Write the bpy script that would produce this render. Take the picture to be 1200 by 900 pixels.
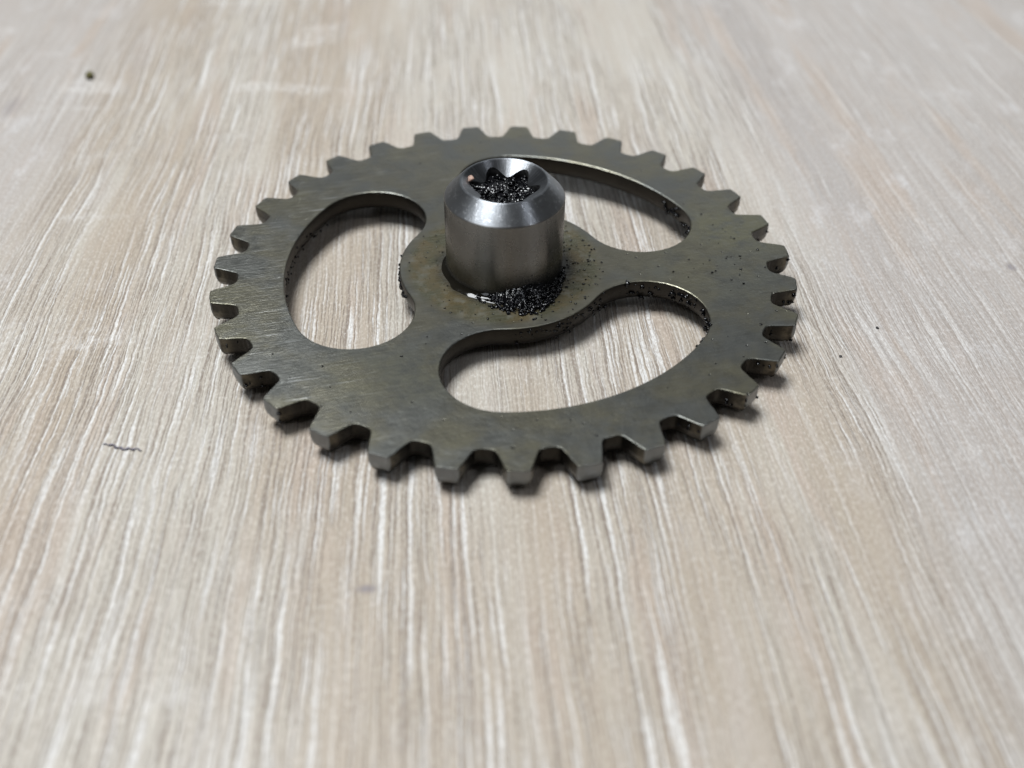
import bpy, math, random
from mathutils import Vector, noise
from mathutils.geometry import tessellate_polygon

R_ = 0.043            # tip radius of the sprocket in metres; shapes below are in tip radii
TH = 0.080            # plate thickness
GAP = 0.037           # height of the lower boss under the plate; the sprocket leans a little to the front
TILT = math.radians(1.75)
ZT = TH + GAP         # top of the plate
rad = math.radians
scene = bpy.context.scene
for o in list(bpy.data.objects):
    bpy.data.objects.remove(o)
COL = scene.collection

# ------------------------------------------------------------------ camera
cam_d = bpy.data.cameras.new('camera')
cam = bpy.data.objects.new('camera', cam_d)
COL.objects.link(cam)
scene.camera = cam
cam_d.sensor_width = 36.0
cam_d.lens = 1267.8 / 1200 * 36
cam_d.clip_start = 0.005
cam_d.clip_end = 50
PITCH, YAW, ROLL = 0.71794, 0.00615, 0.00823
from mathutils import Matrix
M = Matrix.Translation((0, 0, .24 * math.sin(TILT) * R_)) @ Matrix.Rotation(TILT, 4, 'X')   # sprocket frame -> world
Fv = Vector((math.sin(YAW) * math.cos(PITCH), math.cos(YAW) * math.cos(PITCH), -math.sin(PITCH)))
Rv = Vector((math.cos(YAW), -math.sin(YAW), 0))
Uv = Rv.cross(Fv)
R2 = Rv * math.cos(ROLL) + Uv * math.sin(ROLL)
U2 = Uv * math.cos(ROLL) - Rv * math.sin(ROLL)
M3 = M.to_3x3()
cam.location = M @ (Vector((0.0105, -3.08806, 2.14741 + ZT)) * R_)
R2, U2, Fv = M3 @ R2, M3 @ U2, M3 @ Fv
cam.rotation_euler = Matrix((R2, U2, -Fv)).transposed().to_euler()
def on_table(px, py):
    """where a photo pixel meets the table, in tip radii"""
    d = Fv + R2 * ((px - 600) / 1267.8) + U2 * ((450 - py) / 1267.8)
    return (cam.location - d * (cam.location.z / d.z)) / R_
cam_d.dof.use_dof = True
cam_d.dof.focus_distance = 3.60 * R_
cam_d.dof.aperture_fstop = 14.5

# ------------------------------------------------------------------ light
world = bpy.data.worlds.new('World')
scene.world = world
world.use_nodes = True
bg = world.node_tree.nodes['Background']
bg.inputs[0].default_value = (0.93, 0.97, 1.0, 1)
bg.inputs[1].default_value = 0.045

def area_light(name, loc, target, sx, sy, power, color):
    d = bpy.data.lights.new(name, 'AREA')
    d.shape = 'RECTANGLE'
    d.size, d.size_y = sx, sy
    d.energy = power
    d.color = color
    o = bpy.data.objects.new(name, d)
    COL.objects.link(o)
    o.location = loc
    o.rotation_euler = (Vector(target) - Vector(loc)).to_track_quat('-Z', 'Y').to_euler()
    return o

area_light('ceiling_lamp', (-0.26, 0.11, 0.96), (0, 0, 0), 0.42, 0.38, 13.8, (0.95, 0.98, 1.0))
area_light('window_light', (0.35, 1.55, 0.62), (0, 0.05, 0), 1.4, 0.4, 2.6, (0.93, 0.97, 1.0))
area_light('side_lamp', (0.62, -0.34, 0.85), (0, 0, 0), 0.05, 0.40, 1.1, (0.88, 0.92, 1.0))
area_light('room_window', (-0.55, -0.62, 0.95), (0, 0, 0), 0.22, 0.40, 1.1, (0.86, 0.92, 1.0))

scene.view_settings.view_transform = 'Standard'
scene.view_settings.look = 'None'
scene.view_settings.gamma = 1.0
scene.view_settings.exposure = 0.0

# ------------------------------------------------------------------ node helper
class NT:
    def __init__(s, name):
        s.m = bpy.data.materials.new(name)
        s.m.use_nodes = True
        s.t = s.m.node_tree
        s.p = s.t.nodes['Principled BSDF']
    def n(s, typ, **kw):
        nd = s.t.nodes.new(typ)
        for k, v in kw.items():
            setattr(nd, k, v)
        return nd
    def put(s, sock, v):
        if isinstance(v, bpy.types.NodeSocket):
            s.t.links.new(v, sock)
        elif isinstance(v, (int, float)):
            sock.default_value = v if sock.type == 'VALUE' else (v, v, v)
        else:
            v = tuple(v)
            if sock.type == 'RGBA' and len(v) == 3:
                v = v + (1,)
            sock.default_value = v
    def math(s, op, a, b=0.0, c=None, clamp=False):
        nd = s.n('ShaderNodeMath', operation=op, use_clamp=clamp)
        s.put(nd.inputs[0], a); s.put(nd.inputs[1], b)
        if c is not None: s.put(nd.inputs[2], c)
        return nd.outputs[0]
    def add(s, a, b): return s.math('ADD', a, b)
    def sub(s, a, b): return s.math('SUBTRACT', a, b)
    def mul(s, a, b): return s.math('MULTIPLY', a, b)
    def ss(s, v, lo, hi, a=0.0, b=1.0):
        nd = s.n('ShaderNodeMapRange', interpolation_type='SMOOTHSTEP')
        for i, q in enumerate((v, lo, hi, a, b)): s.put(nd.inputs[i], q)
        return nd.outputs[0]
    def xyz(s, x, y, z=0.0):
        nd = s.n('ShaderNodeCombineXYZ')
        s.put(nd.inputs[0], x); s.put(nd.inputs[1], y); s.put(nd.inputs[2], z)
        return nd.outputs[0]
    def noise(s, v, scale=1.0, detail=2.0, rough=0.5, dist=0.0):
        nd = s.n('ShaderNodeTexNoise')
        s.put(nd.inputs['Vector'], v)
        nd.inputs['Scale'].default_value = scale
        nd.inputs['Detail'].default_value = detail
        nd.inputs['Roughness'].default_value = rough
        nd.inputs['Distortion'].default_value = dist
        return nd.outputs[0]
    def mix(s, f, a, b, blend='MIX'):
        nd = s.n('ShaderNodeMix', data_type='RGBA', blend_type=blend)
        s.put(nd.inputs[0], f); s.put(nd.inputs[6], a); s.put(nd.inputs[7], b)
        return nd.outputs[2]
    def bump(s, h, strength, dist, normal=None):
        nd = s.n('ShaderNodeBump')
        nd.inputs['Strength'].default_value = strength
        nd.inputs['Distance'].default_value = dist
        s.put(nd.inputs['Height'], h)
        if normal is not None: s.put(nd.inputs['Normal'], normal)
        return nd.outputs[0]
    def coords(s, scale):
        """object coordinates times scale, split"""
        tc = s.n('ShaderNodeTexCoord')
        vm = s.n('ShaderNodeVectorMath', operation='SCALE')
        s.put(vm.inputs[0], tc.outputs['Object']); vm.inputs[3].default_value = scale
        sp = s.n('ShaderNodeSeparateXYZ')
        s.put(sp.inputs[0], vm.outputs[0])
        return vm.outputs[0], sp.outputs[0], sp.outputs[1], sp.outputs[2]
    def spot(s, x, y, cx, cy, rx, ry):
        """1 inside an ellipse, fading to 0 at its edge"""
        a = s.math('DIVIDE', s.sub(x, cx), rx); b = s.math('DIVIDE', s.sub(y, cy), ry)
        d = s.math('SQRT', s.add(s.mul(a, a), s.mul(b, b)))
        return s.ss(d, 1.0, 0.25)

# ------------------------------------------------------------------ materials
def grain_mm(px, py):
    q = on_table(px, py) * (R_ * 1000); a = rad(-3.4)
    return q.x * math.cos(a) - q.y * math.sin(a), q.x * math.sin(a) + q.y * math.cos(a)

def mat_wood():
    s = NT('limed_oak_laminate')
    tc = s.n('ShaderNodeTexCoord')
    mp = s.n('ShaderNodeMapping')
    s.put(mp.inputs[0], tc.outputs['Object'])
    mp.inputs['Rotation'].default_value = (0, 0, rad(-3.4))
    mp.inputs['Scale'].default_value = (1000, 1000, 1000)       # millimetres
    sp = s.n('ShaderNodeSeparateXYZ'); s.put(sp.inputs[0], mp.outputs[0])
    X, Y = sp.outputs[0], sp.outputs[1]
    w1 = s.noise(s.xyz(s.mul(X, .035), s.mul(Y, .016)), 1, 2)
    w2 = s.noise(s.xyz(s.mul(X, .25), s.mul(Y, .11), 3.3), 1, 3, .6)
    w3 = s.noise(s.xyz(s.mul(X, .6), s.mul(Y, .6), 7.7), 1, 2, .6)
    Xw = s.add(s.add(X, s.mul(s.sub(w1, .5), 3.5)), s.add(s.mul(s.sub(w2, .5), .7), s.mul(s.sub(w3, .5), .30)))
    # broad bands of the board, along the grain
    b1 = s.noise(s.xyz(s.mul(Xw, .055), s.mul(Y, .0045), 11), 1, 3, .55)
    b2 = s.noise(s.xyz(s.mul(Xw, .12), s.mul(Y, .012), 21), 1, 3, .6)
    tan, pale, grey = (.435, .375, .30), (.525, .495, .435), (.45, .43, .42)
    col = s.mix(s.ss(b1, .40, .58), tan, pale)
    rightgrey = s.math('MULTIPLY', s.ss(s.add(X, s.mul(s.sub(b2, .5), 30)), 36, 56), .85)
    leftgrey = s.math('MULTIPLY', s.ss(s.add(X, s.mul(s.sub(b2, .5), 24)), -68, -88), .8)
    col = s.mix(s.math('MAXIMUM', rightgrey, leftgrey), col, grey)
    col = s.mix(s.mul(s.ss(b2, .53, .66), .6), col, (.475, .385, .315))
    col = s.mix(s.mul(s.ss(b2, .45, .30), .5), col, (.50, .46, .43))
    # one greyer stripe in the far right of the board
    gx = (grain_mm(888, 60)[0] + grain_mm(985, 235)[0]) / 2
    gb = s.add(s.math('ABSOLUTE', s.sub(s.add(X, s.mul(s.sub(w2, .5), 5)), gx)), s.mul(s.sub(w3, .5), 1.5))
    col = s.mix(s.mul(s.mul(s.ss(gb, 4.6, 2.6), s.ss(Y, -8, 30)), .7), col, (.375, .355, .345))
    # chalk rubbed into the grain in patches
    pt = s.noise(s.xyz(s.mul(X, .16), s.mul(Y, .07), 55), 1, 4, .65)
    col = s.mix(s.mul(s.ss(pt, .54, .68), s.add(.15, s.mul(s.math('MAXIMUM', rightgrey, leftgrey), .5))), col, (.63, .625, .63))
    # chalky streaks, with dark pores along one side
    def streak(dx, fx, fy, z):
        return s.noise(s.xyz(s.mul(s.add(Xw, dx), fx), s.mul(Y, fy), z), 1, 3, .62)
    m1 = s.noise(s.xyz(s.mul(Xw, .085), s.mul(Y, .013), 31), 1, 2)
    m2 = s.noise(s.xyz(s.mul(Xw, .3), s.mul(Y, .035), 41), 1, 2)
    clus = s.math('MULTIPLY', s.ss(m1, .34, .52, .25, 1.0), s.ss(m2, .30, .48, .30, 1.0))
    calm = s.ss(s.add(X, s.mul(s.sub(b2, .5), 26)), 40, 62, 1.0, .42)
    calm = s.mul(calm, s.ss(X, -66, -92, 1.0, .4))
    clus = s.mul(clus, calm)
    sa, sb = streak(0, 1.15, .018, 51), streak(.20, 1.15, .018, 51)
    fa, fb = streak(0, 2.3, .042, 61), streak(.12, 2.3, .042, 61)
    wa = s.mul(s.ss(sa, .555, .635), clus)
    wf = s.mul(s.ss(fa, .555, .635), s.mul(clus, .9))
    da = s.mul(s.ss(s.sub(sb, sa), .035, .085), clus)
    df = s.mul(s.ss(s.sub(fb, fa), .045, .10), s.mul(clus, .85))
    dark = s.math('MAXIMUM', da, df)
    white = s.math('MAXIMUM', wa, wf)
    # saw marks: chalk lying across the grain, in short patches
    cb = s.noise(s.xyz(s.mul(X, .02), s.add(s.mul(Y, .085), s.mul(w3, .12)), 71), 1, 1)
    cl = s.noise(s.xyz(s.mul(X, .07), s.mul(Y, .03), 81), 1, 2)
    cg = s.noise(s.xyz(s.mul(X, 1.1), s.mul(Y, .45), 91), 1, 3, .7)
    cross = s.mul(s.mul(s.ss(cb, .585, .64), s.ss(cl, .46, .60)), s.ss(cg, .38, .60))
    side = s.math('MAXIMUM', s.ss(X, -18, -40), s.mul(s.ss(X, 30, 60), s.ss(Y, 30, -10, 0, .6)))
    cross = s.mul(cross, s.add(s.mul(side, .75), .1))
    fine = s.noise(s.xyz(s.mul(X, 3.2), s.mul(Y, 1.3), 95), 1, 3, .7)
    fineg = s.noise(s.xyz(s.mul(Xw, 2.6), s.mul(Y, .09), 97), 1, 3, .6)
    col = s.mix(s.ss(fineg, .35, .68, .30, 0), col, (.40, .31, .245))
    brk = s.ss(s.noise(s.xyz(s.mul(X, 2.2), s.mul(Y, .9), 99), 1, 4, .75), .36, .52, .25, 1)
    col = s.mix(s.mul(s.mul(dark, .95), brk), col, (.19, .15, .12))
    col = s.mix(s.mul(s.mul(white, .95), brk), col, (.76, .75, .73))
    col = s.mix(s.mul(cross, .5), col, (.77, .755, .735))
    col = s.mix(s.ss(fine, .30, .66, .38, 0), col, (.28, .235, .195))
    col = s.mix(s.ss(fine, .50, .72, 0, .30), col, (.80, .78, .75))
    # smudges on the board
    sm = s.math('MAXIMUM', s.spot(X, Y, *grain_mm(430, 690), 1.8, .9), s.mul(s.spot(X, Y, *grain_mm(1185, 313), 1.1, 1.5), .9))
    sm = s.math('MAXIMUM', sm, s.mul(s.spot(X, Y, *grain_mm(15, 125), 2.4, 7), .5))
    col = s.mix(s.mul(s.mul(sm, .75), s.ss(fine, .3, .55)), col, (.20, .18, .20))
    s.put(s.p.inputs['Base Color'], col)
    rough = s.add(.42, s.mul(dark, .2))
    s.put(s.p.inputs['Roughness'], s.add(rough, s.mul(s.sub(fine, .5), .18)))
    s.p.inputs['Specular IOR Level'].default_value = .42
    h = s.sub(s.add(s.mul(white, .35), s.mul(fine, .12)), s.mul(dark, 1.0))
    s.put(s.p.inputs['Normal'], s.bump(h, .55, .00012))
    return s.m

def mat_steel():
    """ground plate, worn and oily; units: tip radii"""
    s = NT('ground_steel_plate')
    V, X, Y, Z = s.coords(1 / R_)
    r = s.math('SQRT', s.add(s.mul(X, X), s.mul(Y, Y)))
    geo = s.n('ShaderNodeNewGeometry')
    sn = s.n('ShaderNodeSeparateXYZ'); s.put(sn.inputs[0], geo.outputs['True Normal'])
    top = s.ss(sn.outputs[2], .6, .95)
    n1 = s.noise(V, 5.0, 4, .6)
    n2 = s.noise(V, 16.0, 4, .65)
    n3 = s.noise(V, 70.0, 3, .7)
    col = s.mix(s.ss(n1, .38, .62), (.158, .162, .150), (.180, .171, .132))
    # olive oil film, thickest at the right rim
    fr = s.math('MAXIMUM', s.spot(X, Y, .86, .24, .36, .26), s.mul(s.spot(X, Y, .70, -.02, .4, .34), .45))
    fl = s.mul(s.spot(X, Y, -.34, -.60, .36, .2), .5)
    ff = s.mul(s.ss(r, .70, .98), s.mul(s.ss(n1, .45, .65), .55))
    film = s.math('MAXIMUM', s.math('MAXIMUM', fr, fl), ff)
    film = s.mul(film, s.ss(n2, .30, .62, .25, 1))
    col = s.mix(s.mul(film, .75), col, (.130, .122, .058))
    # stained ring round the hub
    ring = s.mul(s.ss(s.add(r, s.mul(s.sub(n1, .5), .08)), .365, .310), s.ss(r, .15, .2))
    rn = s.noise(V, 9.0, 3, .6)
    stain = s.mix(s.ss(rn, .40, .64), (.080, .077, .042), (.122, .094, .042))
    stain = s.mix(s.ss(n2, .52, .68, 0, .6), stain, (.19, .19, .16))
    col = s.mix(s.mul(ring, .92), col, stain)
    nearhub = s.ss(s.add(r, s.mul(s.sub(n2, .5), .05)), .255, .21)
    col = s.mix(s.mul(nearhub, .8), col, (.035, .033, .028))
    # dark specks and pits, more of them to the right
    vor = s.n('ShaderNodeTexVoronoi'); s.put(vor.inputs['Vector'], V); vor.inputs['Scale'].default_value = 30
    rnd = s.n('ShaderNodeSeparateColor'); s.put(rnd.inputs[0], vor.outputs['Color'])
    pit = s.mul(s.ss(vor.outputs['Distance'], .16, .09), s.ss(s.add(rnd.outputs[0], s.mul(X, .16)), .80, .86))
    mott = s.mul(s.ss(n2, .56, .70), s.ss(s.add(X, s.mul(s.sub(n1, .5), .8)), .2, .6))
    col = s.mix(s.mul(mott, .38), col, (.14, .14, .12))
    col = s.mix(s.mul(s.mul(pit, top), .85), col, (.03, .03, .03))
    # grinding scratches
    ang = rad(-14)
    u = s.add(s.mul(X, math.cos(ang)), s.mul(Y, math.sin(-ang)))
    v = s.add(s.mul(X, -math.sin(-ang)), s.mul(Y, math.cos(ang)))
    sc = s.noise(s.xyz(s.mul(u, 7.0), s.mul(v, 190), 4), 1, 4, .7)
    scl = s.ss(s.noise(s.xyz(s.mul(u, 4.5), s.mul(v, 95), 14), 1, 3, .7), .60, .68)
    where = s.ss(s.add(s.mul(X, -1), s.mul(s.sub(n1, .5), .8)), .15, .75)
    scl = s.mul(s.mul(scl, where), top)
    col = s.mix(s.mul(scl, .6), col, (.60, .61, .60))
    col = s.mix(s.mul(s.ss(sc, .42, .62), s.mul(top, s.add(.10, s.mul(where, .22)))), col, (.32, .32, .30))
    col = s.mix(s.mul(s.ss(n3, .55, .75), .22), col, (.16, .16, .15))
    # side walls: sheared edge, browned; grime plus painted gap shade darken the tooth roots
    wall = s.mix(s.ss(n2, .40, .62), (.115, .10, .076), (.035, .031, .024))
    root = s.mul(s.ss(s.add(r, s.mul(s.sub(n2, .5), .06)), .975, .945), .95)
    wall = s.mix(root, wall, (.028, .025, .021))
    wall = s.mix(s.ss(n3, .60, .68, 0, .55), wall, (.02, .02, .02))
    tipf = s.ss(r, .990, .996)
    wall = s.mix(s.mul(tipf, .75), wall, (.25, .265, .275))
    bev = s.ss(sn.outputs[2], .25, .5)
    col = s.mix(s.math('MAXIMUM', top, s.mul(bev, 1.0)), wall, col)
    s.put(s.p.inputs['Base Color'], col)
    wet = s.math('MAXIMUM', s.mul(ring, .9), s.mul(film, .5))
    ro = s.add(.36, s.mul(s.sub(n2, .5), .16))
    ro = s.add(s.sub(ro, s.mul(wet, .10)), s.mul(s.sub(1.0, top), .06))
    s.put(s.p.inputs['Roughness'], ro)
    me = s.sub(.94, s.mul(s.math('MAXIMUM', s.mul(ring, .7), s.math('MAXIMUM', s.mul(film, .5), nearhub)), .75))
    s.put(s.p.inputs['Metallic'], me)
    s.put(s.p.inputs['Coat Weight'], s.mul(wet, .7))
    s.p.inputs['Coat Roughness'].default_value = .15
    h = s.add(s.mul(sc, s.mul(where, .7)), s.add(s.mul(n2, .5), s.mul(n3, .5)))
    h = s.sub(h, s.mul(pit, 1.0))
    s.put(s.p.inputs['Normal'], s.bump(h, .75, .00010))
    return s.m

def mat_hub():
    s = NT('turned_steel_hub')
    V, X, Y, Z = s.coords(1 / R_)
    r = s.math('SQRT', s.add(s.mul(X, X), s.mul(Y, Y)))
    th = s.math('ARCTAN2', Y, X)
    zz = s.sub(Z, ZT)
    n1 = s.noise(V, 14, 4, .6)
    n2 = s.noise(V, 60, 4, .7)
    turn = s.noise(s.xyz(s.mul(th, .5), s.mul(Z, 170), s.mul(r, 170)), 1, 2, .6)
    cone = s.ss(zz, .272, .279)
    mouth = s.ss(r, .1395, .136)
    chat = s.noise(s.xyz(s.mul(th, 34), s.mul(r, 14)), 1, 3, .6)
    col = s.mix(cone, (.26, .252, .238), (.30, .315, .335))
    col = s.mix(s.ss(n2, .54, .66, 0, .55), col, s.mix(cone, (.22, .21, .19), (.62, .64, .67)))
    col = s.mix(s.ss(n2, .46, .30, 0, .35), col, (.20, .20, .20))
    col = s.mix(s.mul(mouth, s.ss(chat, .36, .60, .35, .90)), col, (.17, .175, .185))
    # brown oil film on the lower half, black smear at the foot
    low = s.ss(s.add(zz, s.mul(s.sub(n1, .5), .09)), .15, .02)
    col = s.mix(s.mul(low, .55), col, (.10, .09, .07))
    az = s.ss(s.math('ABSOLUTE', s.add(th, .75)), .85, .35)          # front right
    smear = s.mul(s.ss(s.add(zz, s.mul(s.sub(n2, .5), .10)), .085, .035), az)
    foot = s.ss(s.add(zz, s.mul(s.sub(n1, .5), .03)), .035, .008)
    black = s.math('MAXIMUM', smear, foot)
    col = s.mix(s.mul(black, .93), col, (.012, .012, .012))
    s.put(s.p.inputs['Base Color'], col)
    s.put(s.p.inputs['Metallic'], s.sub(.96, s.mul(black, .85)))
    s.put(s.p.inputs['Roughness'], s.add(s.add(.27, s.mul(cone, .14)), s.mul(s.sub(n1, .5), .12)))
    s.p.inputs['Anisotropic'].default_value = .95
    s.p.inputs['Anisotropic Rotation'].default_value = .25
    tg = s.n('ShaderNodeTangent', direction_type='RADIAL', axis='Z')
    s.put(s.p.inputs['Tangent'], tg.outputs[0])
    h = s.add(s.mul(turn, .6), s.mul(n2, s.add(.25, s.mul(cone, .9))))
    s.put(s.p.inputs['Normal'], s.bump(h, .30, .00005))
    return s.m

def mat_simple(name, c, rough, metal=0.0, spec=.5, vary=.5, scale=900):
    s = NT(name)
    tc = s.n('ShaderNodeTexCoord')
    n = s.noise(tc.outputs['Object'], scale, 3, .6)
    s.put(s.p.inputs['Base Color'], s.mix(s.ss(n, .35, .65), tuple(x * (1 - vary) for x in c), tuple(min(1, x * (1 + vary)) for x in c)))
    s.put(s.p.inputs['Roughness'], s.add(rough, s.mul(s.sub(n, .5), .2)))
    s.p.inputs['Metallic'].default_value = metal
    s.p.inputs['Specular IOR Level'].default_value = spec
    s.put(s.p.inputs['Normal'], s.bump(n, .4, .0001))
    return s.m

WOOD, STEEL, HUB = mat_wood(), mat_steel(), mat_hub()
GRIT = mat_simple('black_oily_grit', (.004, .004, .005), .11, 0, .42)
OIL = mat_simple('dark_oil', (.008, .007, .005), .05, 0, .3, .2, 200)
SOCK = mat_simple('dark_socket_steel', (.05, .05, .05), .35, .6)
CHIPM = mat_simple('pale_chip', (.50, .33, .26), .55)
CRUMBM = mat_simple('olive_crumb', (.11, .10, .03), .6)
SPECKM = mat_simple('black_speck', (.025, .023, .025), .5)
FIBM = mat_simple('dark_fibre', (.13, .12, .15), .6)

# ------------------------------------------------------------------ mesh helpers
def mesh_obj(name, verts, faces, mat, parent=None, smooth=None):
    me = bpy.data.meshes.new(name)
    me.from_pydata([tuple(c * R_ for c in v) for v in verts], [], faces)
    me.validate()
    me.materials.append(mat)
    if smooth is not None:
        for p in me.polygons:
            p.use_smooth = smooth if isinstance(smooth, bool) else smooth(p)
    me.update()
    o = bpy.data.objects.new(name, me)
    COL.objects.link(o)
    if parent: o.parent = parent
    return o

def seat(o):
    o.matrix_world = M
    return o

def tag(o, label, cat=None, group=None, kind=None):
    o['label'] = label
    if cat: o['category'] = cat
    if group: o['group'] = group
    if kind: o['kind'] = kind
    return o

# ------------------------------------------------------------------ table top (a board, 18 mm thick)
x0, x1, y0, y1, zb = -13.0, 13.0, -7.0, 15.0, -.42
tv = [(x0, y0, zb), (x1, y0, zb), (x1, y1, zb), (x0, y1, zb), (x0, y0, 0), (x1, y0, 0), (x1, y1, 0), (x0, y1, 0)]
tf = [(3, 2, 1, 0), (4, 5, 6, 7), (0, 1, 5, 4), (1, 2, 6, 5), (2, 3, 7, 6), (3, 0, 4, 7)]
table = mesh_obj('table_top', tv, tf, WOOD)
tag(table, 'pale limed oak laminate table top with chalky streaks', None, None, 'structure')

# ------------------------------------------------------------------ sprocket
NT_ = 31
STEP = 2 * math.pi / NT_
OFF = 1.9199
gear = bpy.data.objects.new('chain_sprocket', None)
gear.empty_display_size = .02
gear.matrix_world = M
COL.objects.link(gear)
tag(gear, 'oily grey steel chain sprocket with three curved slots lying on pale wood', 'sprocket')

half = [(0.0, 1.0), (.08, 1.0), (.138, 1.0), (.160, .9985), (.173, .995), (.192, .987), (.218, .975), (.25, .957), (.28, .942),
        (.308, .929), (.328, .922), (.345, .917)]
rootp = [(.37, .9135), (.41, .911), (.46, .910), (.5, .910), (.54, .910), (.59, .911), (.63, .9135)]
outline = []        # (x, y, owner, key) counter-clockwise
for k in range(NT_):
    a0 = OFF + k * STEP
    rw = random.Random(k)
    jr, jl, jh = rw.uniform(-.004, .001), rw.uniform(-.010, .010), rw.uniform(-.010, .010)
    prof = [(-f, r) for f, r in reversed(half[1:])] + half
    prof = [(f + (0 if r < .918 else (jl if f < 0 else jh) * (r - .917) / .083), r + jr * max(0, (r - .917) / .083) + (0 if r < .918 else rw.uniform(-.0012, .0012))) for f, r in prof]
    for f, r in prof:
        a = a0 + f * STEP
        outline.append((r * math.cos(a), r * math.sin(a), k))
    for f, r in rootp:
        a = a0 + f * STEP
        outline.append((r * math.cos(a), r * math.sin(a), -1))
PER = 2 * len(half) - 1 + len(rootp)
NO = len(outline)

def slot_outline(ac):
    """rounded kidney slot, counter-clockwise seen from above"""
    ri, ro, hw = .362, .752, rad(49.8)
    rm, rr = (ri + ro) / 2, (ro - ri) / 2
    ha = hw - math.asin(rr / rm)
    pts = []
    n = 40
    for i in range(n + 1):
        a = ac - ha + 2 * ha * i / n
        pts.append((ro * math.cos(a), ro * math.sin(a)))
    def cap(a, sgn):
        c = (rm * math.cos(a), rm * math.sin(a))
        out = []
        for i in range(1, 20):
            t = a + sgn * math.pi * i / 20
            out.append((c[0] + rr * math.cos(t), c[1] + rr * math.sin(t)))
        return out
    pts += cap(ac + ha, 1)
    for i in range(n + 1):
        a = ac + ha - 2 * ha * i / n
        pts.append((ri * math.cos(a), ri * math.sin(a)))
    c = (rm * math.cos(ac - ha), rm * math.sin(ac - ha))
    for i in range(1, 20):
        t = ac - ha + math.pi + math.pi * i / 20
        pts.append((c[0] + rr * math.cos(t), c[1] + rr * math.sin(t)))
    return pts
slots = [slot_outline(rad(a)) for a in (179.6, -60.9, 59.2)]

def inset(pts, d):
    """move a closed counter-clockwise outline towards its left (inside) by d"""
    n = len(pts); out = []
    for i in range(n):
        p0, p1, p2 = pts[i - 1], pts[i], pts[(i + 1) % n]
        e1 = (p1[0] - p0[0], p1[1] - p0[1]); e2 = (p2[0] - p1[0], p2[1] - p1[1])
        l1 = math.hypot(*e1) or 1; l2 = math.hypot(*e2) or 1
        nx = -e1[1] / l1 - e2[1] / l2; ny = e1[0] / l1 + e2[0] / l2
        l = math.hypot(nx, ny) or 1
        nx /= l; ny /= l
        c = max(.6, (-e1[1] / l1) * nx + (e1[0] / l1) * ny)
        out.append((p1[0] + nx * d / c, p1[1] + ny * d / c))
    return out

B1, B2 = .0040, .011
levels = [(ZT, B1), (ZT - B1 * .45, B1 * .30), (ZT - B1 * 1.3, 0), (GAP + .042, 0), (GAP + .022, .004), (GAP + .008, .011), (GAP, .021)]
o2 = [(x, y) for x, y, k in outline]
ORING = [[(x, y, z) for x, y in (inset(o2, d) if d else o2)] for z, d in levels]
SRING = [[[(x, y, z) for x, y in (inset(sl, -d) if d else sl)] for z, d in levels] for sl in slots]

class MB:
    def __init__(s): s.v = []; s.f = []; s.idx = {}
    def pt(s, p):
        k = (round(p[0], 6), round(p[1], 6), round(p[2], 6))
        if k not in s.idx:
            s.idx[k] = len(s.v); s.v.append(p)
        return s.idx[k]
    def face(s, *ps):
        ids = [s.pt(p) for p in ps]
        if len(set(ids)) >= 3: s.f.append(ids)

# each tooth is its own mesh; the disc keeps the roots between them
for k in range(NT_):
    mb = MB()
    i0 = k * PER; n = 2 * len(half) - 1
    ids = list(range(i0, i0 + n))
    for a, b in zip(ids[:-1], ids[1:]):
        for L in range(6):
            mb.face(ORING[L + 1][a], ORING[L + 1][b], ORING[L][b], ORING[L][a])
    mb.face(*[ORING[0][i] for i in ids])
    mb.face(*[ORING[6][i] for i in reversed(ids)])
    mesh_obj('tooth', mb.v, mb.f, STEEL, gear, False)

mb = MB()
disc_ids = []
for k in range(NT_):
    n = 2 * len(half) - 1
    disc_ids += [k * PER] + [k * PER + n - 1 + j for j in range(len(rootp) + 1)]
    seq = [k * PER + n - 1 + j for j in range(len(rootp) + 1)] + [((k + 1) * PER) % NO]
    for a, b in zip(seq[:-1], seq[1:]):
        for L in range(6):
            mb.face(ORING[L + 1][a], ORING[L + 1][b], ORING[L][b], ORING[L][a])
for sr in SRING:
    m = len(sr[0])
    for a in range(m):
        b = (a + 1) % m
        for L in range(6):
            mb.face(sr[L + 1][b], sr[L + 1][a], sr[L][a], sr[L][b])
for L, flip in ((0, False), (6, True)):
    loops = [[Vector(ORING[L][i]) for i in disc_ids]] + [[Vector(p) for p in reversed(sr[L])] for sr in SRING]
    flat = [tuple(p) for lp in loops for p in lp]
    for t in tessellate_polygon(loops):
        p, q, w = (flat[i] for i in t)
        cr = (q[0] - p[0]) * (w[1] - p[1]) - (q[1] - p[1]) * (w[0] - p[0])
        if abs(cr) < 1e-12: continue
        if (cr < 0) != flip: q, w = w, q
        mb.face(p, q, w)
disc = mesh_obj('slotted_disc', mb.v, mb.f, STEEL, gear, lambda p: abs(p.normal.z) < .5)

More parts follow.
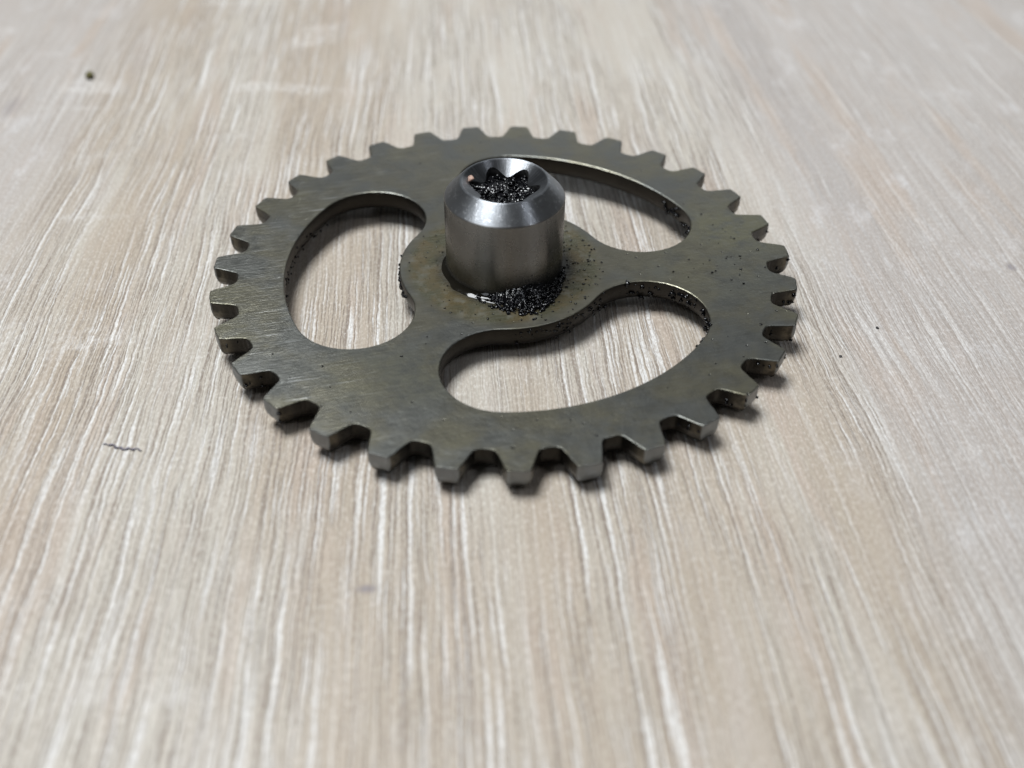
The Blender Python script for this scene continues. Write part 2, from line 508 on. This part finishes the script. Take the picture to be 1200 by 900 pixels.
# hub: turned boss with a chamfer, a conical mouth and a six-lobed socket
NS = 144
RH, HS, RT, HT = .200, .275, .146, .330
def lathe(prof, n=NS):
    v, f = [], []
    for r, z in prof:
        for i in range(n):
            a = 2 * math.pi * i / n
            v.append((r * math.cos(a), r * math.sin(a), z))
    for j in range(len(prof) - 1):
        for i in range(n):
            i2 = (i + 1) % n
            f.append((j * n + i, j * n + i2, (j + 1) * n + i2, (j + 1) * n + i))
    return v, f
def lobe_r(a):
    c = math.cos(6 * (a - rad(113)))
    return .084 + .034 * ((c + 1) / 2) ** 1.1
prof = [(RH, ZT - .02), (RH, ZT + .02), (RH, ZT + HS - .004), (RH - .0012, ZT + HS - .0008), (RH - .004, ZT + HS + .003),
        (RT + .004, ZT + HT - .003), (RT + .001, ZT + HT - .0005), (RT - .002, ZT + HT), (RT - .006, ZT + HT), (RT - .009, ZT + HT - .002)]
v, f = lathe(prof)
n0 = len(prof)
CON = .65
rc0 = RT - .009
for j in range(1, 7):
    t = j / 6
    for i in range(NS):
        a = 2 * math.pi * i / NS
        rl = lobe_r(a)
        r = rc0 + (rl - rc0) * t
        v.append((r * math.cos(a), r * math.sin(a), ZT + HT - .002 - (rc0 - r) * CON))
for j in range(n0 - 1, n0 + 5):
    for i in range(NS):
        i2 = (i + 1) % NS
        f.append((j * NS + i, j * NS + i2, (j + 1) * NS + i2, (j + 1) * NS + i))
hub = mesh_obj('hub', v, f, HUB, gear, True)
tag(hub, 'turned steel hub with bevelled shoulder')
hub.data.set_sharp_from_angle(angle=rad(24)) if hasattr(hub.data, 'set_sharp_from_angle') else None
# socket: lobed walls and floor
v, f = [], []
for j, dz in enumerate((0, .004, .05, .12)):
    for i in range(NS):
        a = 2 * math.pi * i / NS
        rl = lobe_r(a) - (0 if j == 0 else .0015)
        zt = ZT + HT - .002 - (rc0 - lobe_r(a)) * CON
        v.append((rl * math.cos(a), rl * math.sin(a), zt - .0003 - dz if j < 3 else ZT + HT - .15))
for j in range(3):
    for i in range(NS):
        i2 = (i + 1) % NS
        f.append((j * NS + i, j * NS + i2, (j + 1) * NS + i2, (j + 1) * NS + i))
f.append(tuple(reversed([3 * NS + i for i in range(NS)][::-1])))
sock = mesh_obj('socket', v, f, SOCK, hub, True)
tag(sock, 'six-lobed drive socket black with grime')

# lower boss, on which the sprocket stands
v, f = lathe([(.19, 0), (.232, 0), (.24, .006), (.24, GAP + .004)], 96)
boss = mesh_obj('lower_boss', v, f, HUB, gear, True)
boss.data.set_sharp_from_angle(angle=rad(30))

# ------------------------------------------------------------------ grit and oil
random.seed(4)
ICO_V, ICO_F = None, None
def ico():
    t = (1 + 5 ** .5) / 2
    vs = [(-1, t, 0), (1, t, 0), (-1, -t, 0), (1, -t, 0), (0, -1, t), (0, 1, t), (0, -1, -t), (0, 1, -t), (t, 0, -1), (t, 0, 1), (-t, 0, -1), (-t, 0, 1)]
    fs = [(0, 11, 5), (0, 5, 1), (0, 1, 7), (0, 7, 10), (0, 10, 11), (1, 5, 9), (5, 11, 4), (11, 10, 2), (10, 7, 6), (7, 1, 8),
          (3, 9, 4), (3, 4, 2), (3, 2, 6), (3, 6, 8), (3, 8, 9), (4, 9, 5), (2, 4, 11), (6, 2, 10), (8, 6, 7), (9, 8, 1)]
    vs = [Vector(p).normalized() for p in vs]
    mid = {}; out = []
    def m(a, b):
        k = (min(a, b), max(a, b))
        if k not in mid:
            mid[k] = len(vs); vs.append((vs[a] + vs[b]).normalized())
        return mid[k]
    for a, b, c in fs:
        ab, bc, ca = m(a, b), m(b, c), m(c, a)
        out += [(a, ab, ca), (b, bc, ab), (c, ca, bc), (ab, bc, ca)]
    return vs, out
ICO_V, ICO_F = ico()
class Blobs:
    def __init__(s): s.v = []; s.f = []
    def blob(s, p, r, squash=.7, jag=.75):
        b = len(s.v)
        sx, sy, sz = (random.uniform(.7, 1.3) for _ in range(3))
        o = Vector((random.uniform(0, 90), random.uniform(0, 90), 0))
        for q in ICO_V:
            k = 1 + jag * noise.noise(q * 1.7 + o) * 1.6
            s.v.append((p[0] + q.x * r * sx * k, p[1] + q.y * r * sy * k, p[2] + q.z * r * sz * squash * k))
        s.f += [(b + a, b + c, b + d) for a, c, d in ICO_F]
    def build(s, name, mat, parent=None):
        return mesh_obj(name, s.v, s.f, mat, parent, True)
def pol(r, deg, z): return (r * math.cos(rad(deg)), r * math.sin(rad(deg)), z)

# heap at the foot of the hub
g = Blobs()
def sheet(g, nu, nv, fn):
    b = len(g.v)
    for i in range(nu + 1):
        for j in range(nv + 1):
            g.v.append(fn(i / nu, j / nv))
    for i in range(nu):
        for j in range(nv):
            q = b + i * (nv + 1) + j
            g.f.append((q, q + nv + 1, q + nv + 2, q + 1))
def rough(x, y):
    p = Vector((x, y, 0))
    return noise.noise(p * 45) * .5 + noise.noise(p * 95) * .35 + noise.noise(p * 190) * .2
def heap(u, t):
    a = -122 + 120 * u
    e = math.exp(-((a + 70) / 30) ** 2)
    edge = .75 + .5 * noise.noise(Vector((a * .11, 3, 0))) + .2 * noise.noise(Vector((a * .4, 9, 0)))
    w = (.082 * e + .010) * edge
    x, y, _ = pol(RH - .002 + w * t, a, 0)
    lim = max(0, 1 - t ** 2) * min(1, u * 8, (1 - u) * 8)
    h = (.040 * e + .008) * (1 - t) ** .7 + .009 * rough(x, y) * (.3 + .7 * e)
    return (x, y, ZT - .001 + max(0, h) * lim ** .5)
sheet(g, 200, 44, heap)
for _ in range(700):
    a = random.gauss(-66, 24)
    if not -118 < a < -5: continue
    w = .085 * math.exp(-((a + 72) / 30) ** 2) + .014
    d = random.random() ** 1.3 * w
    hgt = max(0, (1 - d / w)) * .035 * math.exp(-((a + 66) / 34) ** 2)
    rr = .0016 + .0060 * random.random() ** 2
    g.blob(pol(RH + d + .002, a, ZT + random.uniform(.3, 1) * hgt + rr * .3), rr, .8, .55)
tag(seat(g.build('oily_grit', GRIT)), 'black oily grit heaped against the foot of the hub', 'grit', None, 'stuff')

# loose grains over the web and rim
g = Blobs()
def in_slot(x, y):
    r = math.hypot(x, y); a = math.degrees(math.atan2(y, x))
    if r < .375: return False
    for ac in (179.6, -60.9, 59.2):
        d = abs((a - ac + 180) % 360 - 180)
        if d < 53 and .345 < r < .77: return True
    return False
def grains(n, fx, lo, hi, sq=.6):
    for _ in range(n):
        x, y = fx()
        if in_slot(x, y) or math.hypot(x, y) > .9 or math.hypot(x, y) < .215: continue
        rr = random.uniform(lo, hi)
        g.blob((x, y, ZT + rr * .25), rr, sq)
grains(130, lambda: pol(random.uniform(.215, .345), random.gauss(-15, 42), 0)[:2], .0012, .0042)
grains(45, lambda: pol(random.uniform(.215, .34), random.uniform(120, 270), 0)[:2], .0012, .0030)
grains(60, lambda: (random.gauss(.74, .13), random.gauss(.10, .13)), .0015, .0042)
grains(30, lambda: (random.uniform(-.8, .8), random.uniform(-.9, -.3)), .0015, .0034)
grains(8, lambda: (random.gauss(.70, .02), random.gauss(.20, .02)), .004, .007)
tag(seat(g.build('loose_grit', GRIT)), 'loose black oily grains scattered over the sprocket face', 'grit', None, 'stuff')

# grains stuck on slot walls and tooth flanks
g = Blobs()
def on_wall(slot, lo, hi, n, rmin, rmax, zc=.5):
    pts = slots[slot]; m = len(pts)
    for _ in range(n):
        i = int(random.uniform(lo, hi) * m) % m
        p, q = pts[i], pts[(i + 1) % m]
        t = random.random()
        r = random.uniform(rmin, rmax)
        g.blob((p[0] + (q[0] - p[0]) * t, p[1] + (q[1] - p[1]) * t, GAP + TH * min(.93, max(.1, random.gauss(zc, .22)))), r, 1)
on_wall(1, .30, .46, 70, .003, .008, .55)     # slot towards the viewer: right cap
on_wall(1, .46, .80, 60, .002, .005, .6)
on_wall(2, .0, .04, 16, .004, .010, .5)
on_wall(2, .90, 1.0, 26, .004, .010, .5)
on_wall(0, .52, .78, 70, .002, .006, .6)
on_wall(0, .0, .3, 40, .002, .005, .4)
for k in (17, 18, 19, 20, 21, 22, 23, 24, 8, 9, 10):
    a0 = OFF + k * STEP
    for _ in range(7):
        i = random.randrange(4, 10)
        fr, r = half[i]
        sg = random.choice((-1, 1))
        rr = random.uniform(.0025, .006)
        p = pol(r, math.degrees(a0 + sg * fr * STEP), GAP + TH * random.uniform(.2, .8))
        g.blob(p, rr, 1)
tag(seat(g.build('wall_grit', GRIT)), 'black grains stuck to the slot walls and tooth flanks', 'grit', None, 'stuff')

# packed grime in the socket
g = Blobs()
def sludge(u, t):
    a = 2 * math.pi * u
    r = lobe_r(a) * .985 * t
    x, y = r * math.cos(a), r * math.sin(a)
    return (x, y, ZT + HT - .040 + .009 * rough(x, y) + .010 * noise.noise(Vector((x * 18, y * 18, 7))))
sheet(g, 160, 40, sludge)
for _ in range(170):
    a = random.uniform(0, 360)
    r = lobe_r(rad(a)) * .97 * math.sqrt(random.random())
    rr = .0025 + .0075 * random.random() ** 1.6
    base = ZT + HT - .034 + .010 * noise.noise(Vector((math.cos(rad(a)) * r * 40, math.sin(rad(a)) * r * 40, 2)))
    g.blob(pol(max(0, r - rr * .6), a, base - random.uniform(.002, .014)), rr, .8, .95)
for _ in range(26):
    a = random.uniform(150, 215)
    g.blob(pol(random.uniform(.095, .122), a, ZT + HT - .034 + random.uniform(0, .008)), random.uniform(.003, .007), .8)
tag(seat(g.build('packed_grime', GRIT)), 'black lumpy grime packed into the hub socket', 'grime', None, 'stuff')

# oil creeping round the foot of the hub
v, f = [], []
na, nb = 90, 9
for i in range(na + 1):
    a = rad(-200 + 172 * i / na)
    e = math.sin(math.pi * i / na) ** .6
    w = (.026 + .010 * noise.noise(Vector((math.cos(a) * 4, math.sin(a) * 4, 5)))) * (.25 + .75 * e)
    hh = .014 * (.2 + .8 * e)
    for j in range(nb):
        t = j / (nb - 1)
        v.append((math.cos(a) * (RH - .001 + w * t), math.sin(a) * (RH - .001 + w * t), ZT + .0004 + hh * (1 - t) ** 2.4 + .003 * max(0, 1 - t ** 3) ** .5 ))
for i in range(na):
    for j in range(nb - 1):
        f.append((i * nb + j, i * nb + j + 1, (i + 1) * nb + j + 1, (i + 1) * nb + j))
oil = mesh_obj('oil_pool', v, f, OIL, None, True)
seat(oil)
tag(oil, 'thin dark oil pooled round the foot of the hub', 'oil', None, 'stuff')

# ------------------------------------------------------------------ small things
def lump(name, p, r, mat, squash=.7, jag=.4):
    g = Blobs(); g.blob((0, 0, 0), r, squash, jag)
    o = g.build(name, mat); o.location = Vector(p) * R_
    return o
c = lump('stone_chip', M @ (Vector(pol(.116, 165, ZT + HT - .012)) * R_) / R_, .0125, CHIPM, .9, .5)
tag(c, 'pale pinkish chip stuck at the edge of the grimy hub socket', 'chip')
q = on_table(106, 91)
c = lump('crumb', (q.x, q.y, .015), .023, CRUMBM, .8, .5)
tag(c, 'tiny olive crumb lying alone on the pale wood', 'crumb')
for px, py, r in ((1028, 385, .0065), (985, 418, .0045)):
    x, y, _ = on_table(px, py)
    c = lump('speck', (x, y, r * .4), r, SPECKM, .6, .5)
    tag(c, ('larger black speck lying farther from the sprocket teeth' if r > .006 else 'smallest black speck on the wood close to the sprocket teeth'), 'speck', 'black specks beside the sprocket')
v, f = [], []
random.seed(9)
path = []
for i in range(25):
    t = i / 24
    fx, fy, _ = on_table(120 + 47 * t, 522 + 7 * t)
    path.append(Vector((fx, fy + .006 * math.sin(t * 9) * (1 - .6 * t) + .003 * math.sin(t * 31), .004)))
for i, p in enumerate(path):
    d = (path[min(i + 1, 24)] - path[max(i - 1, 0)]).normalized()
    sdir = Vector((-d.y, d.x, 0))
    w = .0033 * (.35 + abs(math.sin(i * .9 + .5))) * math.sin(math.pi * (i + .6) / 25.2) ** .4
    for j in range(6):
        a = math.pi * 2 * j / 6
        q = p + sdir * w * math.cos(a) + Vector((0, 0, 1)) * w * .6 * math.sin(a)
        v.append(tuple(q))
for i in range(24):
    for j in range(6):
        f.append((i * 6 + j, i * 6 + (j + 1) % 6, (i + 1) * 6 + (j + 1) % 6, (i + 1) * 6 + j))
f += [tuple(range(5, -1, -1)), tuple(24 * 6 + j for j in range(6))]
fb = mesh_obj('fibre', v, f, FIBM, None, True)
tag(fb, 'short dark wavy fibre lying across the wood grain', 'fibre')
